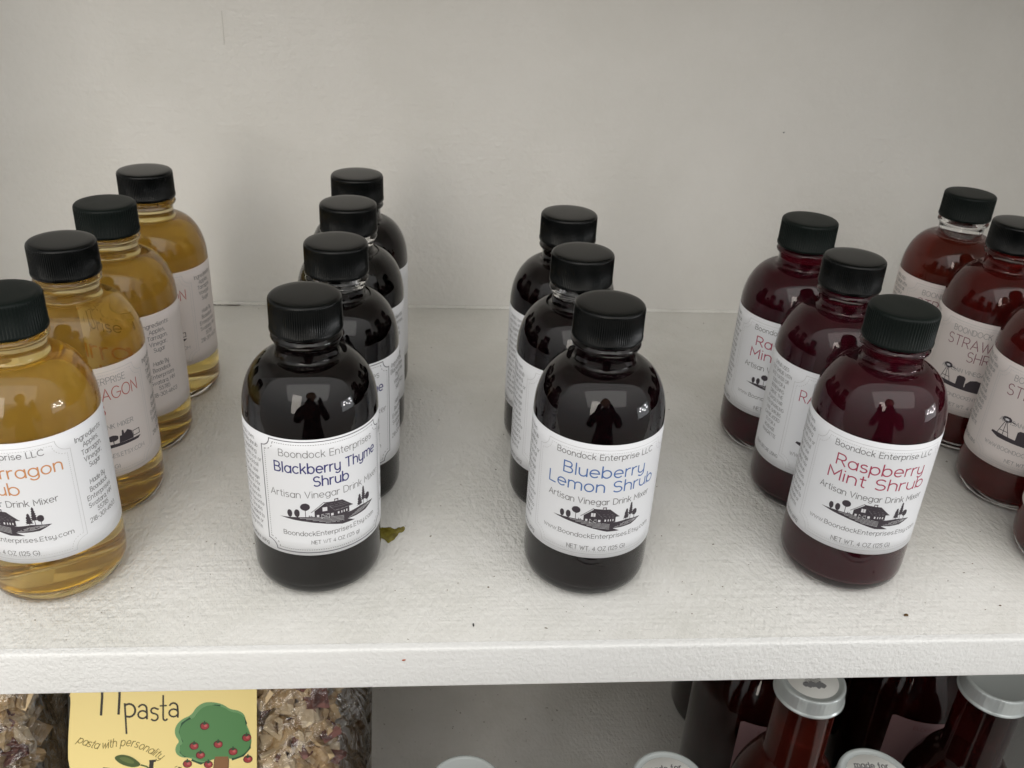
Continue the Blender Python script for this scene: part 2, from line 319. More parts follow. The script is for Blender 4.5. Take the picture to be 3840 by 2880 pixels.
def ell(cx, cy_, rx, ry, n=16, jag=0, seed=0):
    rn = random.Random(seed); return [(cx+rx*math.cos(2*math.pi*i/n)*(1+jag*(rn.random()-0.5)), cy_+ry*math.sin(2*math.pi*i/n)*(1+jag*(rn.random()-0.5))) for i in range(n)]
def barn_art(P, cx, cy_, wdt):
    """farm print: hill, barn, round trees on the left, firs on the right; drawn on a 100 wide grid"""
    k = wdt/100; T = lambda pts: [(cx+(x-50)*k, cy_+y*k) for x, y in pts]
    def top(x): return 12.5-0.0042*(x-52)**2*0.9 if x < 52 else 11.5-0.0016*(x-52)**2
    hill = [(0, 10.5)]+[(x, 10.2+2.3*math.sin(math.pi*min(x, 60)/62)) for x in range(8, 62, 8)]+[(70, 10.0), (82, 11), (100, 8.6), (94, 5.5), (88, 2.8), (76, 2.2), (66, 2.6)]+[(74, -1.6), (60, -1.3), (50, 1.5), (38, 4.6), (26, 7), (12, 8.8)]
    P.poly(T(hill), 'ink_art', 0)
    for j in range(5):
        y0 = 9.6-j*1.5; P.strokes([T([(x, y0+1.6*math.sin(math.pi*x/70)-0.0022*max(0, x-30)**2) for x in range(20+j*6, 66, 6)])], 0.16, 'ink_light')
    for j in range(4):
        P.strokes([T([(68+j*3, 4+j*1.2), (82+j*2, 4.6+j*1.3), (96-j, 7.6+j*0.2)])], 0.14, 'ink_light')
    P.poly(T([(34, 10), (34, 19), (44, 27), (53, 18), (53, 9)]), 'ink_art', 0.01)          # gable
    P.poly(T([(53, 9), (53, 17.5), (68, 18), (68, 10.5)]), 'ink_art', 0.012)               # side wall
    P.poly(T([(43, 28), (61, 27), (72, 17.2), (53.5, 16.8)]), 'ink_art', 0.02)             # roof
    P.strokes([T([(31, 17.5), (43.3, 28.3), (53.5, 16.9), (72, 17.1)])], 0.28, 'ink_side')
    for j in range(1, 5): P.strokes([T([(44+j*2.0, 27.5-j*2.2), (62+j*2, 26.3-j*2)])], 0.1, 'ink_side')
    P.poly(T([(53, 26.5), (53, 30), (57, 30), (57, 26.5)]), 'ink_art', 0.024); P.poly(T([(53.7, 27.3), (53.7, 29), (56.2, 29), (56.2, 27.3)]), 'ink_paper2', 0.03)
    for x0, y0, x1, y1 in ((41.5, 18, 46, 22.5), (36, 12, 38.2, 14.5), (49.3, 11.5, 51.8, 14.3), (56, 12, 57.6, 14.6), (59.5, 12, 60.5, 14.6), (62, 12, 63, 14.6), (64.6, 12, 65.8, 14.6)):
        P.poly(T([(x0, y0), (x1, y0), (x1, y1), (x0, y1)]), 'ink_paper2', 0.035)
    P.strokes([T([(43.7, 18), (43.7, 22.5)]), T([(41.5, 20.2), (46, 20.2)])], 0.12, 'ink_art')
    P.strokes([T([(40.5, 9.6), (40.5, 14.6), (47.6, 14.6), (47.6, 9.6)]), T([(40.5, 9.8), (47.6, 14.4)]), T([(47.6, 9.8), (40.5, 14.4)])], 0.16, 'ink_light')
    for x, y, rx, ry, by in ((10.5, 16, 2.4, 4.3, 10.6), (17.5, 16.6, 2.6, 4.6, 11), (25.5, 24, 4.6, 4.1, 11.6), (91, 17.5, 3.2, 4.0, 10.0)):
        P.poly(T(ell(x, y, rx, ry, 14, 0.10, int(x))), 'ink_art', 0.03); P.strokes([T([(x, by), (x, y)])], 0.2, 'ink_art')
    P.strokes([T([(29, 11.5), (29, 14.3)]), T([(30.8, 11.5), (30.8, 14)]), T([(28.4, 13), (32, 13)])], 0.16, 'ink_art')
    for x, y0, y1, ww in ((80.5, 12.5, 25, 3.9), (85.5, 16, 32, 3.4)):
        pts = []; n = 6
        for i in range(n):
            t = i/n; pts += [(x+ww*(1-t*0.75)*1.0, y0+(y1-y0)*t), (x+ww*(1-t*0.75)*0.55, y0+(y1-y0)*(t+0.6/n))]
        pts += [(x, y1)]+[(2*x-a, b) for a, b in reversed(pts)]
        P.poly(T(pts), 'ink_art', 0.02+0.004*(x > 82)); P.strokes([T([(x, 9.5), (x, y0)])], 0.2, 'ink_art')
def farm_art(P, cx, cy_, wdt):
    """second print: windmill, silo, barn with trees and a tractor in one dark silhouette"""
    k = wdt/100; T = lambda pts: [(cx+(x-50)*k, cy_+y*k) for x, y in pts]
    P.poly(T([(2, 7), (10, 4), (50, 2.5), (96, 3), (99, 5.5), (50, 6.5), (30, 7.5), (12, 8.8), (3, 9)]), 'ink_art', 0)
    P.strokes([T([(8, 8), (13, 24)]), T([(20, 8), (14.5, 24)]), T([(14, 8), (14, 24)]), T([(10, 13), (18.5, 13)])], 0.28, 'ink_art')
    P.poly(T(ell(14, 26, 4.8, 3.2, 12, 0.2, 5)), 'ink_art', 0.02); P.strokes([T([(15, 26), (23, 25)])], 0.35, 'ink_art'); P.poly(T(ell(14, 26, 2.2, 1.2, 10)), 'ink_paper2', 0.03)
    P.poly(T([(27, 7), (27, 17), (29, 19), (34, 19), (36, 17), (36, 7)]), 'ink_art', 0.01)
    P.poly(T([(37, 6), (37, 11), (41, 16), (47, 17.5), (53, 16), (57, 11), (57, 6)]), 'ink_art', 0.012)
    for x in (62, 72): P.poly(T(ell(x, 12, 5, 3.2, 12, 0.15, x)), 'ink_art', 0.02); P.strokes([T([(x, 5), (x, 10)])], 0.3, 'ink_art')
    P.poly(T([(77, 6), (78, 13), (80, 13), (80.5, 18), (82, 18), (82.5, 14), (86, 17), (90, 14), (91, 6)]), 'ink_art', 0.02)
    P.strokes([T([(91, 8), (91, 13), (98, 13), (98, 8), (91, 8)])], 0.3, 'ink_art')
def frame(P, hw, vt, vb, notch, ink_o, ink_i, wo, wi, seg=7):
    def outl(i):
        n = notch; x, t, b_ = hw-i, vt-i, vb+i; p = [(-x+n, t), (x-n, t)]
        p += [(x-n*(1-math.sin(a))*1.0, t-n*(1-math.cos(a)))[:2] for a in ()]
        def arc(cx, cy_, a0, a1): return [(cx+n*math.cos(R(a0+(a1-a0)*k/seg)), cy_+n*math.sin(R(a0+(a1-a0)*k/seg))) for k in range(seg+1)]
        return [(-x+n, t), (x-n, t)], arc(x, t, 180, 270), [(x, t-n), (x, b_+n)], arc(x, b_, 90, 180), [(x-n, b_), (-x+n, b_)], arc(-x, b_, 0, 90), [(-x, b_+n), (-x, t-n)], arc(-x, t, 270, 360)
    for p in outl(0): P.strokes([p], wo, ink_o)
    for p in outl(1.25):
        q = [p[0]]
        for a, b in zip(p, p[1:]):
            L = math.hypot(b[0]-a[0], b[1]-a[1]); n = max(1, int(L/0.42)); q += [(a[0]+(b[0]-a[0])*i/n, a[1]+(b[1]-a[1])*i/n) for i in range(1, n+1)]
        P.strokes([[q[i], q[i+1]] for i in range(0, len(q)-1, 2)], wi, ink_i, cap=False)

LB, LT, RL = 21.0, 70.3, 24.32           # label bottom, top, radius (mm)
LH = LT-LB
def bl(fr): return LT-fr*LH              # baseline from a fraction of the label height
SIDE = {
 'left1': ['Shrub Uses:', 'Add this shrub', 'to sparkling', 'water with ice or', 'as a cocktail', 'mixer or use', 'as a beverage', 'or salad. Mix', 'one oz shrub', 'to six ounces', 'of your favorite', 'drink. Shrubs', 'can be added to', 'a marinade or', 'vinaigrette.', '', 'Shake before using'],
 'left2': ['SHRUB USES:', '1 OZ SHRUB WITH', '8 OZ WATER OR', 'SODA FOR A', 'REFRESHING', 'DRINK. THE', 'FLAVOR PAIR', 'WITH SPARKLING', 'WINE. SHRUBS', 'CAN BE ADDED', 'TO FOR A', 'HOMEMADE', 'VINAIGRETTE', '', '', 'SHAKE BEFORE USING'],
}
def side_right(ing): return ['Ingredients:']+ing+['', 'Made By', 'Boondock', 'Enterprises', 'Swatara, MN', '55785', '218-301-4603']
def label_print(kind):
    P = Print(); typ = kind.get('typ', 1)
    if typ == 0:      # the darker framed label with the plural name
        hw = 24.5; frame(P, hw, LT-0.9, LB+1.3, 3.6, 'ink_frame', 'ink_grey', 0.34, 0.22)
        P.strokes(text('Boondock Enterprises', 0.6, bl(0.145), 2.75, 36), 0.22, 'ink_grey')
        P.strokes(text('Blackberry Thyme', 0.6, bl(0.275), 3.9, 40), 0.50, 'ink_navy'); P.strokes(text('Shrub', 0.6, bl(0.385), 3.9, 12.6), 0.50, 'ink_navy')
        P.strokes(text('Artisan Vinegar Drink Mixer', 0.3, bl(0.485), 2.7, 44), 0.22, 'ink_grey')
        barn_art(P, 0, bl(0.745), 37.5)
        P.strokes(text('BoondockEnterprises.Etsy.com', 0.6, bl(0.82), 1.9, 36.5), 0.2, 'ink_grey'); P.strokes(text('NET WT 4 OZ (125 g)', 1.6, bl(0.895), 1.55, 18.5), 0.18, 'ink_grey')
    else:
        hw = 27.3; frame(P, hw, LT-2.2, LB+1.7, 4.6, 'ink_light', 'ink_light', 0.16, 0.22)
        if typ == 1:
            P.strokes(text('Boondock Enterprise LLC', 0, bl(0.125), 2.25, 37.5), 0.25, 'ink_grey')
            for s_, wd, fr in kind['title']: P.strokes(text(s_, 0, bl(fr), 4.5, wd), 0.50, kind['ink'])
            P.strokes(text('Artisan Vinegar Drink Mixer', -0.4, bl(0.51), 2.45, 41), 0.25, 'ink_grey')
            barn_art(P, -0.8, bl(0.745), 35)
            P.strokes(text('www.BoondockEnterprises.Etsy.com', 0.4, bl(0.815), 1.85, 45), 0.2, 'ink_grey'); P.strokes(text('NET WT. 4 OZ (125 G)', -0.4, bl(0.93), 1.85, 22.5), 0.2, 'ink_grey')
        else:
            P.strokes(text('BOONDOCK ENTERPRISE', 0, bl(0.15), 2.7, 37), 0.2, 'ink_side')
            for s_, wd, fr in kind['title']: P.strokes(text(s_, 0, bl(fr), 5.0, wd), 0.38, kind['ink'])
            P.strokes(text('ARTISAN VINEGAR DRINK MIXER', 0, bl(0.55), 2.0, 38), 0.2, 'ink_side')
            farm_art(P, 0, bl(0.75), 44)
            P.strokes(text('WWW.BOONDOCKENTERPRISES.ETSY.COM', 0, bl(0.82), 1.8, 45), 0.16, 'ink_side'); P.strokes(text('NET WT. 4 OZ (125 G)', -0.4, bl(0.92), 1.7, 22), 0.18, 'ink_side')
    L = SIDE['left2' if typ == 2 else 'left1']; xc = -hw-8.8
    for i, s_ in enumerate(L):
        if s_: P.strokes(text(s_, xc, LT-4.2-i*2.72, 1.55, len(s_)*0.93), 0.19, 'ink_side')
    Rr = side_right(kind['ing']); xc = hw+8.8; n0 = len(Rr)-6
    for i, s_ in enumerate(Rr):
        if s_: P.strokes(text(s_, xc, LT-6.0-i*(2.95 if i < n0 else 3.05), 1.9, len(s_)*1.12), 0.22, 'ink_grey')
    P.strokes([[(hw+17, LB+0.2), (hw+17, LT-0.2)]], 0.06, 'ink_light')
    return P.wrap('printed_text', RL)
KINDS = {
 'blackberry': dict(typ=0, ing=['Blackberries,', 'Thyme,', 'Vinegar,', 'Sugar']),
 'blueberry': dict(title=[('Blueberry', 31, 0.275), ('Lemon Shrub', 42.5, 0.40)], ink='ink_blue', ing=['Blueberries,', 'Lemon,', 'Vinegar,', 'Sugar']),
 'raspberry': dict(title=[('Raspberry', 33.5, 0.275), ('Mint Shrub', 37.5, 0.40)], ink='ink_crimson', ing=['Raspberries,', 'Mint,', 'Vinegar,', 'Sugar']),
 'tarragon': dict(title=[('Apple Tarragon', 47, 0.275), ('Shrub', 18.0, 0.41)], ink='ink_orange', ing=['Apples,', 'Tarragon,', 'Vinegar,', 'Sugar']),
 'raspberry2': dict(typ=2, title=[('RASPBERRY MINT', 47, 0.29), ('SHRUB', 17, 0.42)], ink='ink_crimson', ing=['Raspberries,', 'Mint,', 'Vinegar,', 'Sugar']),
 'tarragon2': dict(typ=2, title=[('APPLE TARRAGON', 47, 0.29), ('SHRUB', 17, 0.42)], ink='ink_brick', ing=['Apples,', 'Tarragon,', 'Vinegar,', 'Sugar']),
 'strawberry2': dict(typ=2, title=[('STRAWBERRY', 40, 0.29), ('SHRUB', 17, 0.42)], ink='ink_plum', ing=['Strawberries,', 'Vinegar,', 'Sugar']),
}
print_mesh = {}

# ------------------------------------------------------------------ bottle meshes (4 oz round-shouldered bottle), millimetres
SH0, SH1, RB, RN = 71.0, 91.8, 24.2, 10.9
def shoulder(rb, rn, z0, z1, n=16, pw=2.0):
    out = []
    for i in range(n+1):
        a = math.pi/2*i/n; out.append((rn+(rb-rn)*math.cos(a)**(2/pw), z0+(z1-z0)*math.sin(a)**(2/pw)))
    return out
outer = [(0, 1.6), (9, 1.4), (15.5, 0.5), (17.5, 0.0), (19.5, 0.25), (21.6, 1.3), (23.2, 3.2), (24.0, 5.8), (24.2, 9), (24.2, 40)]+shoulder(RB, RN+0.8, SH0, SH1)[:-1]+[(RN+1.0, SH1-0.25), (RN+0.3, SH1+0.3), (RN+0.05, SH1+1.0), (RN, SH1+2.6), (RN+0.2, 97.6), (RN+1.3, 98.2), (RN+1.6, 99.0), (RN+1.3, 99.8), (RN+0.1, 100.4), (RN-0.1, 109)]
inner = [(8.6, 109), (8.6, 96), (9.4, SH1-0.6)]+[(r-0.2, z-1.9) for r, z in reversed(shoulder(22.4, 10.2, SH0, SH1, 14))]+[(22.2, 40), (22.2, 10), (21.6, 6.5), (19.8, 4.5), (15, 3.7), (0, 4.2)]
def inner_at(z0):      # inner radius at a height
    ip = list(reversed(inner))
    for (r, z), (r2, z2) in zip(ip, ip[1:]):
        if z <= z0 <= z2 and z2 > z: return r+(r2-r)*(z0-z)/(z2-z)
    return 8.6
def glass_mesh(fill):  # solid glass outside, with the air space above the liquid hollowed out
    up = [(r, z) for r, z in inner if z > fill+0.3]
    me = lathe('glass_body', outer+up+[(inner_at(fill), fill+0.05), (inner_at(fill)-0.7, fill-0.35), (0, fill-0.4)], M['glass'], 96); return me
def liquid_mesh(name, top, m):
    dn = [(max(r-0.02, 0), z) for r, z in reversed(inner) if z < top-0.4]
    return lathe(name, dn+[(inner_at(top)-0.05, top-0.05), (inner_at(top)-0.75, top-0.5), (0, top-0.55)], m, 72)
GL = {}
def cap_mesh(name, m, ribs, depth, rc=12.85, z0=101.0, z1=113.9):
    prof = [(rc-1.6, z0+0.1, 0), (rc-0.5, z0, 0), (rc-0.15, z0+0.4, 0), (rc-0.1, z0+1.3, 0), (rc-0.25, z0+1.6, 1), (rc-0.3, z1-2.0, 1), (rc-0.35, z1-1.3, 0.55), (rc-0.55, z1-0.75, 0), (rc-1.0, z1-0.3, 0), (rc-1.8, z1-0.1, 0), (rc-4, z1-0.02, 0), (rc-8, z1+0.05, 0)]
    seg = ribs*4; v, f = [], []
    for r, z, rb_ in prof:
        for i in range(seg):
            rr = r-(depth*(0, 0.25, 1, 0.25)[i % 4] if rb_ else 0)*rb_; a = 2*math.pi*i/seg; v.append((rr*math.cos(a)*.001, rr*math.sin(a)*.001, z*.001))
    for k in range(len(prof)-1):
        for i in range(seg):
            j = (i+1) % seg; f.append((k*seg+i, k*seg+j, (k+1)*seg+j, (k+1)*seg+i))
    k = (len(prof)-1)*seg; v.append((0, 0, (z1+0.06)*.001)); c = len(v)-1
    for i in range(seg): f.append((k+i, k+(i+1) % seg, c))
    v.append((0, 0, (z0+0.3)*.001)); c = len(v)-1
    for i in range(seg): f.append(((i+1) % seg, i, c))
    return mesh(name, v, f, m)
CAPS = {'gloss': cap_mesh('screw_cap', M['cap_gloss'], 100, 0.28), 'matte': cap_mesh('screw_cap', M['cap_matte'], 72, 0.42)}
def sheet(name, hw_deg, seed):
    rn = random.Random(seed); n = 120; nz = 8; v, f = [], []
    a0, a1 = R(-hw_deg), R(hw_deg)
    for rr in (RL, RL-0.09):
        for j in range(nz+1):
            for i in range(n+1):
                a = a0+(a1-a0)*i/n; z = LB+(LT-LB)*j/nz; r = rr; v.append((r*math.sin(a)*.001, -r*math.cos(a)*.001, z*.001))
    S = (n+1)*(nz+1)
    for j in range(nz):
        for i in range(n):
            a = j*(n+1)+i; f.append((a, a+1, a+n+2, a+n+1)); a += S; f.append((a, a+n+1, a+n+2, a+1))
    for i in range(n):
        f.append((i, i+S, i+1+S, i+1)); a = nz*(n+1)+i; f.append((a, a+1, a+1+S, a+S))
    for j in range(nz):
        a = j*(n+1); f.append((a, a+n+1, a+n+1+S, a+S)); a += n; f.append((a, a+S, a+n+1+S, a+n+1))
    me = mesh(name, v, f, M['paper']); return me
LABEL = sheet('label', 172, 1); LABELW = LABEL.copy(); LABELW.materials[0] = M['paper_warm_cast']
LIQ = {}
def shrub_bottle(x, y, phi, kind, liq, cap, fill, label, group, tilt=0.0):
    root = link('shrub_bottle', None, None, (x, y, 0.0002)); root.rotation_euler = (0, 0, R(phi)); root.empty_display_size = 0.02
    tag(root, label, 'bottle', group)
    if fill not in GL: GL[fill] = glass_mesh(fill)
    link('glass_body', GL[fill], root)
    key = (liq, fill)
    if key not in LIQ: LIQ[key] = liquid_mesh('liquid', fill, M['liq_'+liq])
    link('liquid', LIQ[key], root); c = link('screw_cap', CAPS[cap], root); c.rotation_euler = (0, 0, R((x*7919) % 5))
    rl = random.Random(int(x*9000+y*7000)); k = rl.uniform(-0.012, 0.012) if y > 0.3 else tilt; dz = rl.uniform(-0.0007, 0.0005) if y > 0.3 else 0.0
    sh = Matrix(((1, 0, 0, 0), (0, 1, 0, 0), (k, 0, 1, dz), (0, 0, 0, 1)))      # each label is stuck on by hand, a little askew
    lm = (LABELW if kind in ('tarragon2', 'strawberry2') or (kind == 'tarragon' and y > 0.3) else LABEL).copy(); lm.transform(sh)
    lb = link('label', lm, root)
    if kind not in print_mesh: print_mesh[kind] = label_print(KINDS[kind])
    pm = print_mesh[kind].copy(); pm.transform(sh); link('printed_text', pm, lb)
    return root
gA, gB, gC, gD, gE = 'amber apple tarragon bottles on the left', 'blackberry thyme bottles in a row', 'blueberry lemon bottles in a row', 'raspberry mint bottles in a row', 'strawberry bottles at the right edge'
B = [
 (-0.1399, 0.2929, -14, 'tarragon', 'amber', 'matte', 98.5, 'front amber bottle at far left, Tarragon in orange on its label', gA),
 (-0.1382, 0.3439, 12, 'tarragon2', 'amber', 'gloss', 98.5, 'second amber bottle from the front, red capitals RAGON on its label', gA),
 (-0.1365, 0.3908, -34, 'tarragon', 'amber', 'matte', 98.5, 'third amber bottle from the front, its label turned to the ingredients', gA),
 (-0.1337, 0.4415, -12, 'tarragon2', 'amber', 'gloss', 96.8, 'amber bottle nearest the wall, rearmost of the left row', gA),
 (-0.0423, 0.2962, 20, 'blackberry', 'blackberry', 'gloss', 97.0, 'front dark bottle labelled Blackberry Thyme Shrub in navy inside a dark frame', gB),
 (-0.0367, 0.3497, 0, 'blackberry', 'blackberry', 'gloss', 94.5, 'dark bottle directly behind the Blackberry Thyme one, ingredients text at its right', gB),
 (-0.0359, 0.3995, -20, 'blackberry', 'blackberry', 'gloss', 94.5, 'third dark bottle of the blackberry row, mostly hidden by the two in front', gB),
 (-0.0353, 0.4453, -30, 'blackberry', 'blueberry', 'gloss', 97.0, 'rearmost dark bottle of the blackberry row, nearest the wall', gB),
 (0.0628, 0.2935, 0, 'blueberry', 'blueberry', 'gloss', 97.0, 'front dark bottle labelled Blueberry Lemon Shrub in light blue lettering', gC),
 (0.0605, 0.3439, 7, 'blueberry', 'blueberry', 'gloss', 95.0, 'dark bottle directly behind the Blueberry Lemon one, small side text on its label', gC),
 (0.0614, 0.3932, 20, 'blueberry', 'blueberry', 'gloss', 97.0, 'rearmost dark bottle of the blueberry row, thin strip of label at its left', gC),
 (0.1702, 0.2944, -12, 'raspberry', 'raspberry', 'matte', 99.5, 'front maroon bottle labelled Raspberry Mint Shrub in crimson, matte ribbed cap', gD),
 (0.1727, 0.3450, 8, 'raspberry2', 'raspberry', 'gloss', 97.0, 'second maroon bottle of the raspberry row, shiny cap, capitals RA on its label', gD),
 (0.1717, 0.3934, -15, 'raspberry', 'raspberry', 'matte', 100.2, 'rear maroon bottle of the raspberry row with bright pink neck below a matte cap', gD),
 (0.2735, 0.2950, -20, 'strawberry2', 'strawberry', 'gloss', 97.0, 'strawberry bottle nearest the shelf edge, only a dark sliver at the right frame edge', gE),
 (0.2740, 0.3455, -22, 'strawberry2', 'strawberry', 'gloss', 97.0, 'red bottle cut by the right frame edge, label starting with ST', gE),
 (0.2745, 0.3964, -26, 'strawberry2', 'strawberry', 'gloss', 97.0, 'red bottle with STRAWBERRY and windmill print beside the front raspberry cap', gE),
 (0.2749, 0.4436, -10, 'strawberry2', 'strawberry_pale', 'matte', 91.0, 'rearmost strawberry bottle with clear empty neck and lighter red liquid', gE),
]
for b in B: shrub_bottle(*b)

# ------------------------------------------------------------------ marks and crumbs on the shelf
M['stain'] = mat('olive_stain', (0.22, 0.19, 0.02), 0.25, Coat_Weight=0.3); n, l, b = nt(M['stain'])
t = noise(M['stain'], 300, 3, 0.6, 0, objcoord(M['stain'])); l.new(mixcol(M['stain'], ramp(M['stain'], t.outputs[0], 0.35, 0.65), (0.26, 0.22, 0.03), (0.13, 0.10, 0.01)), b.inputs['Base Color'])
def blob(name, pts, h, m, label, cat, z=0.0002):
    cx = sum(p[0] for p in pts)/len(pts); cyy = sum(p[1] for p in pts)/len(pts); v, f = [], []
    for s_, zz in ((1, 0), (0.93, h*0.7), (0.7, h)):
        for x, y in pts: v.append(((x-cx)*s_, (y-cyy)*s_, zz))
    n = len(pts)
    for k in range(2):
        for i in range(n): f.append((k*n+i, k*n+(i+1) % n, (k+1)*n+(i+1) % n, (k+1)*n+i))
    f.append(tuple(2*n+i for i in range(n)))
    o = link(name, mesh(name, v, f, m, True), None, (cx, cyy, z)); tag(o, label, cat); return o
def smooth(pts, it=2):
    for _ in range(it):
        q = []
        for i, a in enumerate(pts):
            b_ = pts[(i+1) % len(pts)]; q += [(a[0]*.75+b_[0]*.25, a[1]*.75+b_[1]*.25), (a[0]*.25+b_[0]*.75, a[1]*.25+b_[1]*.75)]
        pts = q
    return pts
blob('spill_stain', smooth([(-0.01945, 0.31665), (-0.01763, 0.31617), (-0.01544, 0.31675), (-0.01411, 0.31548), (-0.01298, 0.31521), (-0.0119, 0.31666), (-0.0108, 0.31612), (-0.00991, 0.31738), (-0.00915, 0.31611), (-0.00934, 0.31426), (-0.01041, 0.3127), (-0.01162, 0.31284), (-0.0121, 0.31069), (-0.01271, 0.30986), (-0.01358, 0.30769), (-0.01466, 0.30706), (-0.01569, 0.30542), (-0.01636, 0.30644), (-0.01697, 0.30772), (-0.01828, 0.30882), (-0.01951, 0.30979)], 1), 0.00022, M['stain'], 'olive green sticky spill on the shelf beside the Blackberry Thyme bottle', 'stain')
M['crumb'] = mat('brown_crumb', (0.10, 0.05, 0.01), 0.6); M['black_crumb'] = mat('black_crumb', (0.02, 0.02, 0.02), 0.5); M['chip'] = mat('orange_chip', (0.40, 0.09, 0.03), 0.6)
blob('brown_crumb', smooth([(0.1838+a, 0.2593+b_) for a, b_ in ((-0.0009, 0.0003), (0, 0.0007), (0.0010, 0.0004), (0.0008, -0.0005), (0, -0.0003), (-0.0007, -0.0006))], 1), 0.0006, M['crumb'], 'brown crumb on the shelf in front of the Raspberry Mint bottle', 'crumb')
blob('black_fleck', smooth([(0.01717+a, 0.2572+b_) for a, b_ in ((-0.0003, 0.0009), (0.0003, 0.0010), (0.0004, -0.0004), (-0.0001, -0.0008))], 1), 0.0003, M['black_crumb'], 'small black fleck near the shelf edge between the two middle front bottles', 'crumb')
o = blob('orange_fleck', smooth([(a, b_) for a, b_ in ((-0.0008, 0), (-0.0002, 0.0004), (0.0007, 0.0004), (0.0007, -0.0001), (-0.0003, -0.0004))], 1), 0.0002, M['chip'], 'orange red fleck stuck on the white front edge of the shelf', 'fleck')
o.location = (-0.0078, YF-0.00005, -0.0046); o.rotation_euler = (R(90), 0, 0)
o = blob('wall_scratch', [(-0.0003, -0.009), (0.0002, -0.009), (0.0004, 0), (0.0003, 0.008), (-0.0001, 0.009), (-0.0001, 0)], 0.0001, mat('scratch_grey', (0.63, 0.615, 0.585), 0.7), 'thin grey vertical scratch high on the wall, upper left', 'scratch')
o.location = (-0.1135, YB-0.0001, 0.1637); o.rotation_euler = (R(90), 0, 0)
o = blob('wall_speck', smooth([(-0.0007, 0.0003), (0.0008, 0.0005), (0.0003, -0.0007)], 1), 0.0002, M['ink_side'], 'tiny dark speck on the wall above the raspberry row', 'speck')
o.location = (0.211, YB-0.0001, 0.118); o.rotation_euler = (R(90), 0, 0)
# scattered dust: too many and too small to name one by one
rn = random.Random(11); v, f = [], []
for k in range(150):
    x = rn.uniform(-0.17, 0.27); y = YF+0.013+abs(rn.gauss(0, 0.09)); s_ = rn.uniform(0.00010, 0.00028)*(1.6 if rn.random() < 0.06 else 1)
    if y > YB-0.01: continue
    a = rn.uniform(0, 6.28); b0 = len(v); e = rn.uniform(0.8, 1.6)
    for i in range(5):
        t_ = a+i*2*math.pi/5; v.append((x+s_*e*math.cos(t_), y+s_*math.sin(t_), 0.0001))
    v.append((x, y, 0.0001+s_)); f += [(b0+i, b0+(i+1) % 5, b0+5) for i in range(5)]
tag(link('dust_specks', mesh('dust_specks', v, f, M['crumb'], False)), 'tiny dark dust specks scattered over the white shelf top', kind='stuff')

# ------------------------------------------------------------------ bottles on the lower shelf
FL = -0.3058
def lid_mesh():
    pr = [(0, -10.2), (16.2, -10.2), (17.6, -10.4), (18.15, -9.9), (18.1, -9.2), (17.5, -8.8), (17.25, -8.2), (17.2, -2.2), (17.1, -1.2), (16.8, -0.4), (16.3, 0.0), (15.6, 0.0), (15.0, -0.25), (14.6, -0.6), (0, -0.6)]
    me = lathe('lid_shell', pr, M['lid'], 144)
    for vv in me.vertices:      # fine knurl high on the skirt
        r = math.hypot(vv.co.x, vv.co.y)*1000; z = vv.co.z*1000
        if -3.0 < z < -0.9 and r > 16.9: 
            i = round(math.atan2(vv.co.y, vv.co.x)/(2*math.pi/144)); k = 1-(0.012 if i % 3 == 0 else 0); vv.co.x *= k; vv.co.y *= k
    return me
LID = lid_mesh()
def sticker_mesh(): return lathe('sticker', [(0, -0.45), (13.2, -0.45), (13.3, -0.55)], M['sticker'], 64)
STK = sticker_mesh()
def serif_text(s, xc, base, cap, width):
    st = text(s, xc, base, cap, width, 2.0); out = list(st)
    for p in st:
        for q in (p[0], p[-1]):
            if abs(q[1]-base) < 0.02: out.append([(q[0]-cap*0.14, q[1]), (q[0]+cap*0.14, q[1])])
    return out
P = Print(); P.strokes(serif_text('made for', 0, 5.6, 2.9, 15.5), 0.52, 'ink_grey')
P.strokes([[(-3+3*math.cos(a/3)*(0.4+0.1*a/3), 1.2+2.6*math.sin(a/3)*(0.4+0.1*a/3)) for a in range(0, 24)], [(0, 1.0), (3, 1.6), (7, 1.4)], [(1, 0.4), (4, 0.2), (7.5, 0.6)]], 0.5, 'ink_side')
P.strokes(text('honey', 0, -4.6, 3.4, 13), 0.6, 'ink_grey'); P.strokes(text('local', 0, -8.6, 1.9, 7), 0.3, 'ink_grey')
MADE = P.flat('printed_words', lambda u, v_, l_: (u*.001, v_*.001, (-0.42+l_)*.001))
P = Print()
for k in range(7):
    P.poly(ell(-4+k*1.4, -4.2-0.5*math.sin(k*2.1), 1.7, 1.9, 9, 0.5, k), 'ink_mauve' if False else 'ink_side', 0.002*k)
for k in range(5): P.strokes([[(-4.5+k*0.3, -3+k*0.9), (4.5-k*0.2, -3.3+k*0.9)]], 0.35, 'ink_black')
P.strokes(text('made for', 0, 4.6, 2.6, 14), 0.5, 'ink_grey')
SMUDGE = P.flat('printed_words', lambda u, v_, l_: (u*.001, v_*.001, (-0.42+l_)*.001))
def syrup_body(rb, rn, zneck, zsh, h, pw=1.35):       # mm measured down from the lid top
    zb = -h; pr = [(0, zb+3), (rb*0.75, zb+1.5), (rb*0.85, zb), (rb-1.2, zb+1.5), (rb, zb+5), (rb, zsh)]
    pr += shoulder(rb, rn+0.5, zsh, zneck, 12, pw)[1:]+[(rn, zneck+2), (rn, -6), (rn, -1.5)]
    return pr
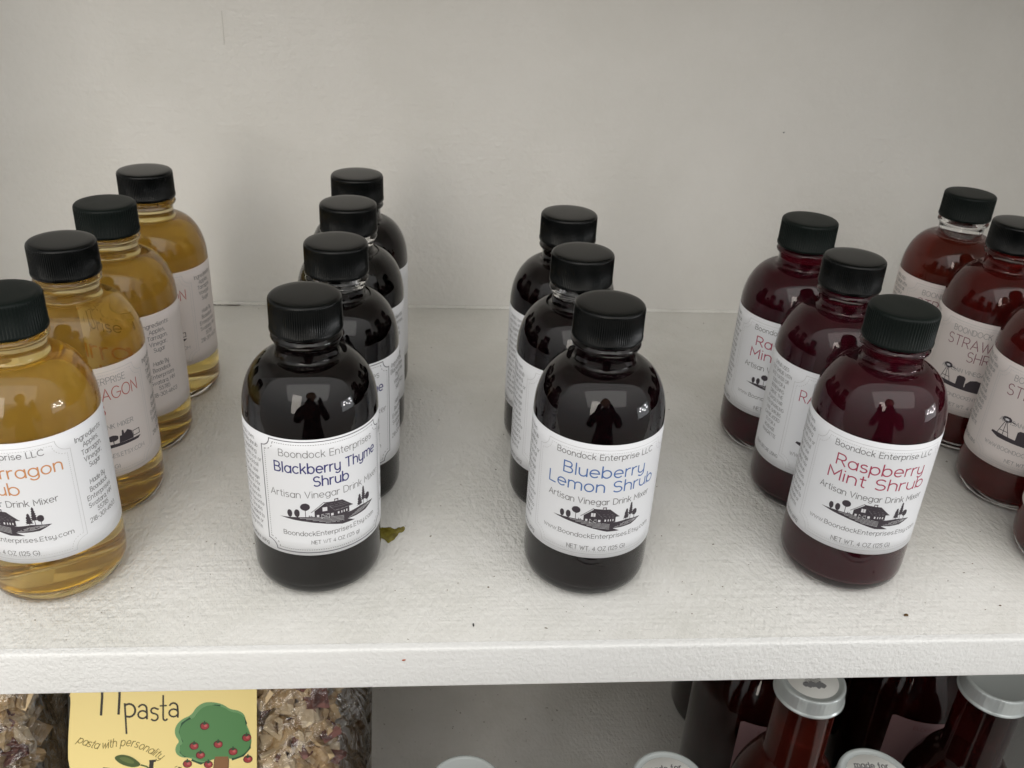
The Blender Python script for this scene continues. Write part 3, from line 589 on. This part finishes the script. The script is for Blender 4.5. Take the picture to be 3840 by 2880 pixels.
def tall_bottle(name, x, y, lidz, rb, rn, zneck, zsh, liq, label, group, sticker=None, rot=0, lab=None):
    h = (lidz-FL)*1000-0.2; key = (rb, rn, zneck, round(h, 1), liq)
    root = link(name, None, None, (x, y, FL)); root.rotation_euler = (0, 0, R(rot)); tag(root, label, 'bottle', group)
    if key not in LIQ:
        pr = syrup_body(rb, rn, zneck, zsh, h); pin = [(0, -h+4.5), (rb*0.7, -h+4.2)]+[(max(r-1.8, 0), z+(2 if i < 4 else 0)) for i, (r, z) in enumerate(pr) if i >= 4]
        g = lathe('glass_body', pr+[(rn-1.8, -1.5), (rn-1.8, -11.0), (rn-2.4, -11.4), (0, -11.5)], M['glass'], 80)
        lq = lathe('liquid', [p for p in pin if p[1] < -12]+[(rn-1.82, -11.1), (rn-2.4, -11.5), (0, -11.6)], M['liq_'+liq], 72)
        LIQ[key] = (g, lq)
    g, lq = LIQ[key]; dz = h*.001+0.0002
    link('glass_body', g, root, (0, 0, dz)); link('liquid', lq, root, (0, 0, dz))
    ld = link('lid', LID, root, (0, 0, dz+0.0005))
    if sticker: s_ = link('sticker', STK, ld); link('printed_words', sticker, root, (0, 0, dz+0.0005))
    if lab:
        a0, a1, zt, zb_, kind = lab; v, f = [], []; n = 24; rr = rb+0.15
        for j in range(7):
            for i in range(n+1):
                a = R(a0+(a1-a0)*i/n); cut = 0
                if i in (0, n) and j in (0, 6): cut = 1.5
                v.append((rr*math.sin(a)*.001, -rr*math.cos(a)*.001, zt+(zb_-zt)*j/6+(cut*.001 if j == 6 else -cut*.001)))
        for j in range(6):
            for i in range(n): a = j*(n+1)+i; f.append((a, a+n+1, a+n+2, a+1))
        lo = link('label', mesh('label', v, f, M['pink_paper_shaded'] if kind == 'pink' else M['paper']), root, (0, 0, -FL))
        Q = Print(); uc = R((a0+a1)/2)*rr; ztm = zt*1000
        for k, (s_, cp) in enumerate((('ELDERBERRY', 2.6), ('SYRUP', 2.2), ('Made By', 1.6), ('Boondock', 1.6))): Q.strokes(text(s_, uc, ztm-7-k*5, cp, None), 0.25, 'ink_plum')
        link('printed_text', Q.wrap('printed_text', rr), lo)
    return root
gL, gP = 'white lidded syrup bottles on the lower shelf', 'large dark bottles on the lower shelf'
tall_bottle('syrup_bottle', 0.0178, 0.2750, -0.110, 29.0, 15.5, -54, -84, 'syrup', 'syrup bottle with a plain white lid, left of the two printed lids', gL)
tall_bottle('syrup_bottle', 0.1090, 0.2745, -0.110, 29.0, 15.5, -54, -84, 'syrup', 'syrup bottle whose lid reads made for, the left one of two', gL, MADE, 4)
tall_bottle('syrup_bottle', 0.2050, 0.2730, -0.110, 29.0, 15.5, -54, -84, 'syrup', 'syrup bottle whose lid reads made for, right one, before the dark bottles', gL, MADE, -5)
tall_bottle('syrup_bottle', 0.1985, 0.3355, -0.112, 29.0, 15.5, -54, -84, 'syrup', 'red syrup bottle with a smudged print on its white lid under the shelf edge', gL, SMUDGE, -8)
tall_bottle('syrup_bottle', 0.2985, 0.3330, -0.112, 29.0, 15.5, -54, -84, 'dark_syrup', 'syrup bottle with plain grey white lid at the lower right corner of the photo', gL)
tall_bottle('dark_bottle', 0.2100, 0.4130, -0.105, 40.0, 15.0, -42, -84, 'dark_syrup', 'large dark bottle with a pinkish label behind the red syrup bottle', gP, None, 0, (-34, 30, -0.191, -0.250, 'pink'))
tall_bottle('dark_bottle', 0.3090, 0.4130, -0.105, 40.0, 15.0, -42, -84, 'dark_syrup', 'large dark bottle with a pinkish label behind the lower right made for lid', gP, None, 0, (-40, 30, -0.191, -0.250, 'pink'))
tall_bottle('dark_bottle', 0.2280, 0.4980, -0.105, 40.0, 15.0, -42, -84, 'dark_syrup', 'dark bottle furthest back on the lower shelf, pale label strip at its right', gP, None, 0, (-50, 10, -0.191, -0.28, 'white'))

# ------------------------------------------------------------------ pasta bags
M['pasta_tan'] = mat('tan_pasta', (0.72, 0.55, 0.33), 0.6); M['pasta_pale'] = mat('pale_pasta', (0.80, 0.67, 0.47), 0.6); M['pasta_purple'] = mat('purple_pasta', (0.22, 0.10, 0.085), 0.6)
for k in ('pasta_tan', 'pasta_pale', 'pasta_purple'):
    t = noise(M[k], 400, 3, 0.6, 0, objcoord(M[k])); bump(M[k], t.outputs[0], 0.0004, 0.6)
m = bpy.data.materials.new('clear_film'); m.use_nodes = True; n, l = m.node_tree.nodes, m.node_tree.links; n.remove(n['Principled BSDF'])
tr = n.new('ShaderNodeBsdfTransparent'); tr.inputs[0].default_value = (0.93, 0.93, 0.93, 1); gl = n.new('ShaderNodeBsdfGlossy'); gl.inputs['Roughness'].default_value = 0.07
fr = n.new('ShaderNodeFresnel'); fr.inputs[0].default_value = 1.5; mx = n.new('ShaderNodeMixShader'); mm_ = n.new('ShaderNodeMath'); mm_.operation = 'MULTIPLY_ADD'; mm_.inputs[1].default_value = 1.7; mm_.inputs[2].default_value = 0.04
bp = n.new('ShaderNodeBump'); bp.inputs['Distance'].default_value = 0.004; tc = n.new('ShaderNodeTexCoord'); nz = n.new('ShaderNodeTexNoise'); nz.inputs['Scale'].default_value = 70; nz.inputs['Detail'].default_value = 4; nz.inputs['Distortion'].default_value = 1.2
l.new(tc.outputs['Object'], nz.inputs['Vector']); l.new(nz.outputs[0], bp.inputs['Height']); l.new(bp.outputs[0], gl.inputs['Normal']); l.new(bp.outputs[0], fr.inputs['Normal'])
l.new(fr.outputs[0], mm_.inputs[0]); l.new(mm_.outputs[0], mx.inputs[0]); l.new(tr.outputs[0], mx.inputs[1]); l.new(gl.outputs[0], mx.inputs[2]); l.new(mx.outputs[0], n['Material Output'].inputs['Surface']); M['film'] = m
m = mat('yellow_label_paper', (0.95, 0.77, 0.32), 0.45); M['yellow'] = m
for k, c_ in dict(tree=(0.09, 0.25, 0.085), treeedge=(0.16, 0.34, 0.14), treedark=(0.01, 0.07, 0.03), apple=(0.36, 0.035, 0.04), applehi=(0.55, 0.12, 0.12), appledark=(0.10, 0.01, 0.015), trunk=(0.26, 0.12, 0.045), trunkdark=(0.05, 0.02, 0.01), leaf=(0.06, 0.10, 0.02), leafhi=(0.12, 0.17, 0.04), word=(0.025, 0.02, 0.015), script=(0.17, 0.12, 0.01), red=(0.52, 0.05, 0.02)).items():
    M['p_'+k] = mat('print_'+k, c_, 0.5)
LEAN = R(25); P0 = Vector((-0.13, 0.33, -0.13)); UB = Vector((0, math.sin(LEAN), math.cos(LEAN))); NB = Vector((0, -math.cos(LEAN), math.sin(LEAN)))
def bag_pt(x, t_, off): return P0+Vector((x*.001, 0, 0))+UB*(t_*.001)+NB*(off*.001)
def curve_off(x, t_):       # the label bends with the pillow of the bag (mm behind the front plane)
    return -((x-4)/62)**4*7
def bag_surface(x, t_, cx, hw, hh, ct, depth, seed):
    a = min(1, abs((x-cx)/hw)); b_ = min(1, abs((t_-ct)/hh))
    k = max(0, (1-a**3.2))**0.6*max(0, (1-b_**4))**0.6
    wr = 1.3*math.sin(x*0.21+seed+2*math.sin(t_*0.11))*math.sin(t_*0.16+seed*2)+0.9*math.sin(x*0.55+t_*0.3+seed)
    return depth*k+wr*min(1, k*2)*(0.35+a)
def make_bag(cx, hw, ct, hh, depth, seed, label, npieces, zshift=0.0, back=0.0):
    root = link('pasta_bag', None, None, (-0.13+cx*.001, P0.y-0.06+back, FL)); tag(root, label, 'bag', 'clear bags of pasta on the lower shelf')
    rt = Vector(root.location); v, f = [], []; NX, NY = 56, 56
    off0 = -depth
    for side in (1, -1):
        for j in range(NY+1):
            for i in range(NX+1):
                x = cx+hw*(2*i/NX-1); t_ = ct+hh*(2*j/NY-1)
                d = bag_surface(x, t_, cx, hw, hh, ct, depth, seed)
                pnt = bag_pt(x, t_, off0+side*d+(1.2 if side > 0 else 0))+Vector((0, back, 0)); v.append(tuple(pnt-rt))
    S = (NX+1)*(NY+1)
    for j in range(NY):
        for i in range(NX):
            a = j*(NX+1)+i; f.append((a, a+1, a+NX+2, a+NX+1)); f.append((a+S, a+S+NX+1, a+S+NX+2, a+S+1))
    link('film', mesh('film', v, f, M['film']), root)
    rn = random.Random(seed); v, f, fm = [], [], []
    for k in range(npieces):
        x = cx+hw*rn.uniform(-0.93, 0.74); t_ = ct+hh*rn.uniform(-0.9, 0.93); d = bag_surface(x, t_, cx, hw, hh, ct, depth, seed)-5.0
        if d < 0: continue
        layer = rn.random()**1.6*min(14, d*1.6); c = bag_pt(x, t_, off0+d-layer)+Vector((0, back, 0))-rt
        q = Matrix.Rotation(rn.uniform(0, 6.28), 3, 'X') @ Matrix.Rotation(rn.uniform(0, 6.28), 3, 'Y') @ Matrix.Rotation(rn.uniform(0, 6.28), 3, 'Z')
        L = rn.uniform(9, 13); W = rn.uniform(4.2, 6.0); th = 1.35; bend = rn.uniform(-2.6, 2.6); tw = rn.uniform(-0.9, 0.9); b0 = len(v); n_ = 5; mi = rn.choices((0, 1, 2), (0.50, 0.36, 0.14))[0]
        for i in range(n_+1):
            s_ = i/n_-0.5; ang = s_*bend; px = L*s_*math.cos(ang*0.5); pz = L*s_*math.sin(ang*0.5)*1.4+0.5*math.sin(i*2.2); ct_, st_ = math.cos(tw*s_*2), math.sin(tw*s_*2)
            for (yy, zz) in ((-W, -th), (W, -th), (W, th), (-W, th)):
                v.append(tuple(c+q @ Vector((px, (yy*ct_-zz*st_)*(1+0.12*math.sin(i*3)), pz+yy*st_+zz*ct_))*0.001))
            if i:
                a = b0+4*(i-1)
                for e in range(4): f.append((a+e, a+(e+1) % 4, a+4+(e+1) % 4, a+4+e)); fm.append(mi)
        f.append((b0+3, b0+2, b0+1, b0)); e = b0+4*n_; f.append((e, e+1, e+2, e+3)); fm += [mi, mi]
    po = link('pasta', mesh('pasta', v, f, [M['pasta_tan'], M['pasta_pale'], M['pasta_purple']], False, fm), root); po['kind'] = 'stuff'
    # dark core so that the bag is full behind the first layers of pieces
    v, f = [], []; N = 20
    for side in (1, -1):
        for j in range(N+1):
            for i in range(N+1):
                x = cx+hw*0.68*(2*i/N-1); t_ = ct+hh*0.9*(2*j/N-1); d = max(0, bag_surface(x, t_, cx, hw, hh, ct, depth, seed)-13); v.append(tuple(bag_pt(x, t_, off0+side*d)+Vector((0, back, 0))-rt))
    S = (N+1)**2
    for j in range(N):
        for i in range(N): a = j*(N+1)+i; f.append((a, a+1, a+N+2, a+N+1)); f.append((a+S, a+S+N+1, a+S+N+2, a+S+1))
    core = link('pasta', mesh('pasta', v, f, M['pasta_tan']), root); core['kind'] = 'stuff'
    return root, rt
bag, rt = make_bag(27, 75, -45, 125, 26, 3, 'clear bag of tan and purple pasta with a yellow apple tree label', 1900)
make_bag(-113, 62, -45, 125, 24, 9, 'clear bag of pasta at the lower left corner, without a visible label', 1200)

# yellow label: sheet plus its print
P = Print()
sheetpts = []
def lab_off(x, t_): return 4.2-0.0000003*(x-4)**4
lx0, lx1 = -41.0, 48.0; v, f = [], []; NX, NY = 44, 30
for j in range(NY+1):
    for i in range(NX+1):
        t_ = 40-100*j/NY; edge = 1.5*math.exp(-((t_-16)/14)**2)+(1.7 if t_ < -14 else 0)*min(1, (-14-t_)/8) if i == 0 else 0
        x = lx0+(lx1-lx0)*i/NX+(edge if i == 0 else 0); v.append(tuple(bag_pt(x, t_, lab_off(x, t_))-rt))
for j in range(NY):
    for i in range(NX): a = j*(NX+1)+i; f.append((a, a+NX+1, a+NX+2, a+1))
ylab = link('paper_label', mesh('paper_label', v, f, M['yellow']), bag)
def hand(pts, wd, ink='p_word'): P.strokes([pts], wd, ink)
hand([(-24.3, 30), (-24.5, 17), (-25.1, 8.4)], 1.15); hand([(-16.2, 30), (-16.4, 17), (-16.9, 8.7)], 1.15); hand([(-24.3, 29), (-20, 30), (-16.2, 29)], 1.1)
hand([(-14.0, 13.6), (-13.6, 6), (-13.3, -1.0)], 0.85); hand([(-13.8, 12.6)]+A(-12.0, 10.3, 2.9, 3.2, 115, -110, 10)+[(-13.4, 7.4)], 0.95)
def ha(x, y):
    hand(A(x+2.2, y+4.6, 2.0, 2.2, 150, 20, 5)+[(x+4.3, y+2.0), (x+4.2, y-0.2)], 0.85); hand(A(x+2.2, y+1.9, 2.1, 1.9, 30, 330, 10), 0.8)
ha(-7.9, 6.2); ha(6.6, 6.7)
hand([(1.6, 10.6)]+A(-0.3, 9.9, 1.5, 1.4, 40, 250, 6)+A(-0.2, 6.7, 1.7, 1.7, 75, -140, 8), 0.8)
hand([(4.0, 17.2), (3.9, 6.6)]+A(4.9, 6.2, 1.0, 1.2, 180, 330, 5), 0.8); hand([(2.6, 12.2), (5.4, 12.3)], 0.7)
# small script line running along a wave
s_ = 'pasta with personality'; xs = -36.6; 
def wave(x):
    for (x0, y0), (x1, y1) in zip(W_, W_[1:]):
        if x <= x1: return y0+(y1-y0)*(x-x0)/(x1-x0), math.atan2(y1-y0, x1-x0)
    return W_[-1][1], -0.75
W_ = smooth([(-38, -3.4), (-31, -6.6), (-25, -7.6), (-18, -6.3), (-12, -6.0), (-6, -8.2), (0, -11.6), (5, -15.3), (9, -18.6)], 2)[:-8]
for ch in s_:
    wd, stt = G[ch]; k = 2.7/5; y0, an = wave(xs); cs, sn = math.cos(an), math.sin(an)
    if ch == ' ': xs += 1.5*cs; continue
    for p in stt: P.strokes([[(xs+(a+0.35*b_)*k*0.78*cs-b_*k*sn, y0-1.0+(a+0.35*b_)*k*0.78*sn+b_*k*cs) for a, b_ in p]], 0.34, 'p_script')
    xs += (wd*0.78+0.95)*k*cs
P.strokes([[(9.3, -18.3), (10.4, -17.9)], [(10.8, -19.2), (11.2, -18.3), (11.7, -19.1), (12.2, -18.4), (12.5, -19.4)]], 0.28, 'p_script')
# tree
crown = smooth([(27, 13.6), (32, 12.4), (35.5, 9.6), (39.5, 9.0), (42.5, 6.6), (42.9, 2.2), (45.2, -3), (45.7, -8.4), (42.5, -13.2), (37, -15.3), (33, -14.6), (28, -14.6), (23.5, -16.6), (19.5, -15.8), (16.5, -13.8), (12.0, -13.6), (9.4, -11), (9.8, -7.6), (11.6, -5.6), (9.4, -2.6), (9.4, 1.6), (12.5, 5.4), (17.2, 7.2), (19.5, 11.2), (23, 13.4)], 2)
P.poly(crown, 'p_treeedge', 0.01); P.poly([((a-28.5)*0.93+29.3, (b_+2)*0.93-2.5) for a, b_ in crown], 'p_tree', 0.03)
for p, wd in (([(17.9, 4.4), (20.5, 8.2), (24, 10.8), (28.5, 11.8), (30.6, 11.6)], 0.9), ([(16.4, 5.6), (13.0, 3.2), (11.8, -1), (13.6, -6.2)], 1.2), ([(12.4, -8), (12.2, -11), (14, -12.8), (16.6, -12.9)], 1.2), ([(39.6, 6.6), (42, 4.8), (42.9, 2.4), (42.3, 0.8)], 1.1), ([(44.6, -7), (44.6, -10), (41.5, -13.6), (36.6, -15.2)], 1.2), ([(17.6, -15), (21.5, -16.8), (25.4, -15)], 1.2)):
    P.strokes([smooth(p+p[::-1], 0)[:len(p)]], wd, 'p_treedark')
P.poly([(28.3, -13.6), (34.6, -13.8), (34.4, -20), (34.0, -30), (36, -36), (25, -36), (27.0, -30), (27.6, -20)], 'p_trunk', 0.045)
P.strokes([[(28.4, -14.2), (27.8, -20), (27.2, -30)], [(34.5, -14.4), (34.2, -22), (34.0, -30)], [(30.0, -17.6), (30.3, -22), (29.6, -27)]], 0.9, 'p_trunkdark')
for i, (x, y) in enumerate(((23.4, 1.8), (18.4, -8.0), (21.4, -12.6), (29.8, -7.5), (36.8, -11.4), (43.2, -4.8), (43.8, -15.6), (15.2, -16.8), (25.1, -17.4))):
    P.poly(ell(x, y, 2.25, 2.0, 12, 0.08, i), 'p_appledark', 0.055+0.001*i); P.poly(ell(x+0.1, y-0.1, 1.8, 1.55, 12, 0.08, i+20), 'p_apple', 0.065+0.001*i); P.poly(ell(x+0.5, y+0.1, 0.8, 0.7, 8), 'p_applehi', 0.078+0.001*i)
    P.poly([(x-1.1, y+1.0), (x-0.2, y+1.5), (x-0.3, y+2.5), (x+0.3, y+2.6), (x+0.3, y+1.5), (x+1.3, y+1.3), (x, y+0.5)], 'p_treedark', 0.09)
# big apple below, mostly outside the frame
P.poly(ell(-0.8, -34, 15.5, 14.2, 28), 'p_word', 0.05); P.poly(ell(-0.8, -34, 14.4, 13.2, 28), 'p_red', 0.058)
P.poly(smooth([(-19.6, -12.6), (-16, -11.2), (-11.5, -12.2), (-8.2, -14.6), (-6.4, -16.9), (-9.5, -17.9), (-13, -17.4), (-17, -15.6)], 2), 'p_leaf', 0.06); P.poly(smooth([(-17.5, -12.9), (-14, -12.4), (-10, -14.5), (-9.6, -16.2), (-13.5, -15.6)], 2), 'p_leafhi', 0.07)
P.strokes([[(-6.6, -16.8), (-4.0, -17.6), (-2.6, -19.0)]], 0.7, 'p_leaf'); P.strokes([[(-1.6, -15.4), (-1.9, -18), (-1.2, -21)]], 2.0, 'p_word'); P.strokes([[(-2.4, -15.0), (0.0, -14.9)]], 1.1, 'p_word')
P.strokes([[(-23, -18.6), (-21, -20.8), (-20, -24)], [(-24, -18.3), (-21.8, -18.6)]], 1.4, 'p_word'); P.strokes([[(11.5, -18.8), (10.6, -21), (9, -24)]], 1.4, 'p_word')
pm = P.flat('printed_art', lambda u, v_, l_: tuple(bag_pt(u, v_, lab_off(u, v_)+0.05+l_)-rt)); link('printed_art', pm, ylab)

# ------------------------------------------------------------------ the person taking the picture (seen as the dark reflection in the glass)
def person():
    V, E, Rd = [], [], []
    def chain(pts, start=None):
        prev = start
        for (x, y, z, r) in pts:
            V.append((x, y, z)); Rd.append(r); i = len(V)-1
            if prev is not None: E.append((prev, i))
            prev = i
        return prev
    V.append((0, 0, -0.42)); Rd.append(0.15)                                     # pelvis = root
    ch = chain([(0, 0.0, -0.26, 0.135), (0, 0.01, -0.10, 0.15), (0, 0.01, 0.03, 0.12)], 0); chest = ch-1
    chain([(0, 0.02, 0.10, 0.055), (0, 0.03, 0.17, 0.06)], ch)
    for s_ in (-1, 1):
        hip = chain([(s_*0.08, 0, -0.48, 0.125), (s_*0.085, 0.01, -0.86, 0.09), (s_*0.11, -0.01, -1.24, 0.045), (s_*0.11, 0.10, -1.29, 0.04), (s_*0.12, 0.16, -1.30, 0.03)], 0)
        wr_ = chain([(s_*0.17, 0, 0.0, 0.068), (s_*0.21, 0.07, -0.17, 0.056), (s_*0.12, 0.15, -0.05, 0.046), (s_*0.075, 0.20, 0.03, 0.029)], ch)
        pm_ = chain([(s_*0.068, 0.23, 0.06, 0.026)], wr_)
        for k in range(4):
            L = (0.9, 1.0, 0.95, 0.75)[k]; z0 = 0.09-k*0.018
            chain([(s_*(0.066-0.001*k), 0.255, z0, 0.010), (s_*(0.055), 0.255+0.022*L, z0+0.004, 0.009), (s_*(0.055-0.022*L), 0.255+0.024*L, z0+0.006, 0.008)], pm_)
        chain([(s_*0.052, 0.225, 0.085, 0.011), (s_*0.036, 0.235, 0.098, 0.009)], wr_)
    me = bpy.data.meshes.new('person'); me.from_pydata(V, E, []); o = link('person', me, None, (0.055, -0.32, 0.15)); o.scale = (1.2, 1, 1)
    sk = o.modifiers.new('skin', 'SKIN'); sk.use_smooth_shade = True
    for i, r in enumerate(Rd): me.skin_vertices[0].data[i].radius = (r, r*(0.72 if i in (0, 1, 2, 3) else 1))
    me.skin_vertices[0].data[0].use_root = True
    o.modifiers.new('sub', 'SUBSURF').render_levels = 2
    m = mat('dark_clothes', (0.03, 0.022, 0.026), 0.9); me.materials.append(m)
    tag(o, 'person in dark clothes taking the picture, seen only as a reflection in the bottles', 'person')
    skin = mat('skin', (0.45, 0.27, 0.19), 0.55)
    # head with face: lathe-like ellipsoid pushed into shape
    v, f = [], []; NU, NV_ = 32, 24
    for j in range(NV_+1):
        t_ = math.pi*j/NV_
        for i in range(NU):
            a = 2*math.pi*i/NU; x = 0.074*math.sin(t_)*math.cos(a); y = 0.092*math.sin(t_)*math.sin(a); z = 0.115*math.cos(t_)
            if z < 0: x *= 1+z*2.2; y *= 1+z*1.2
            if y > 0.05: 
                nose = math.exp(-(x/0.012)**2-((z+0.01)/0.022)**2)*0.020; eye = sum(math.exp(-((x-e_*0.031)/0.014)**2-((z-0.012)/0.011)**2) for e_ in (-1, 1))*0.007; mouth = math.exp(-(x/0.022)**2-((z+0.05)/0.004)**2)*0.003
                y += nose-eye-mouth
            if abs(abs(a-math.pi*(a > math.pi/2 and a < 3*math.pi/2))-0) < 0.12 and abs(z) < 0.03: x *= 1.10
            v.append((x, y, z))
    for j in range(NV_):
        for i in range(NU): f.append((j*NU+i, (j+1)*NU+i, (j+1)*NU+(i+1) % NU, j*NU+(i+1) % NU))
    link('head', mesh('head', v, f, skin), o, (0, 0.035, 0.255))
    v2 = [(x*1.08, y*1.08-0.006, z*1.06+0.004) for x, y, z in v]; f2 = [q for q in f if (lambda c: c[2] > 0.055 or (c[1] < 0.01 and c[2] > -0.07))([sum(v2[k][d] for k in q)/4 for d in range(3)])]
    link('hair', mesh('hair', v2, f2, mat('dark_hair', (0.02, 0.013, 0.01), 0.7)), o, (0, 0.035, 0.255))
    return o
person()
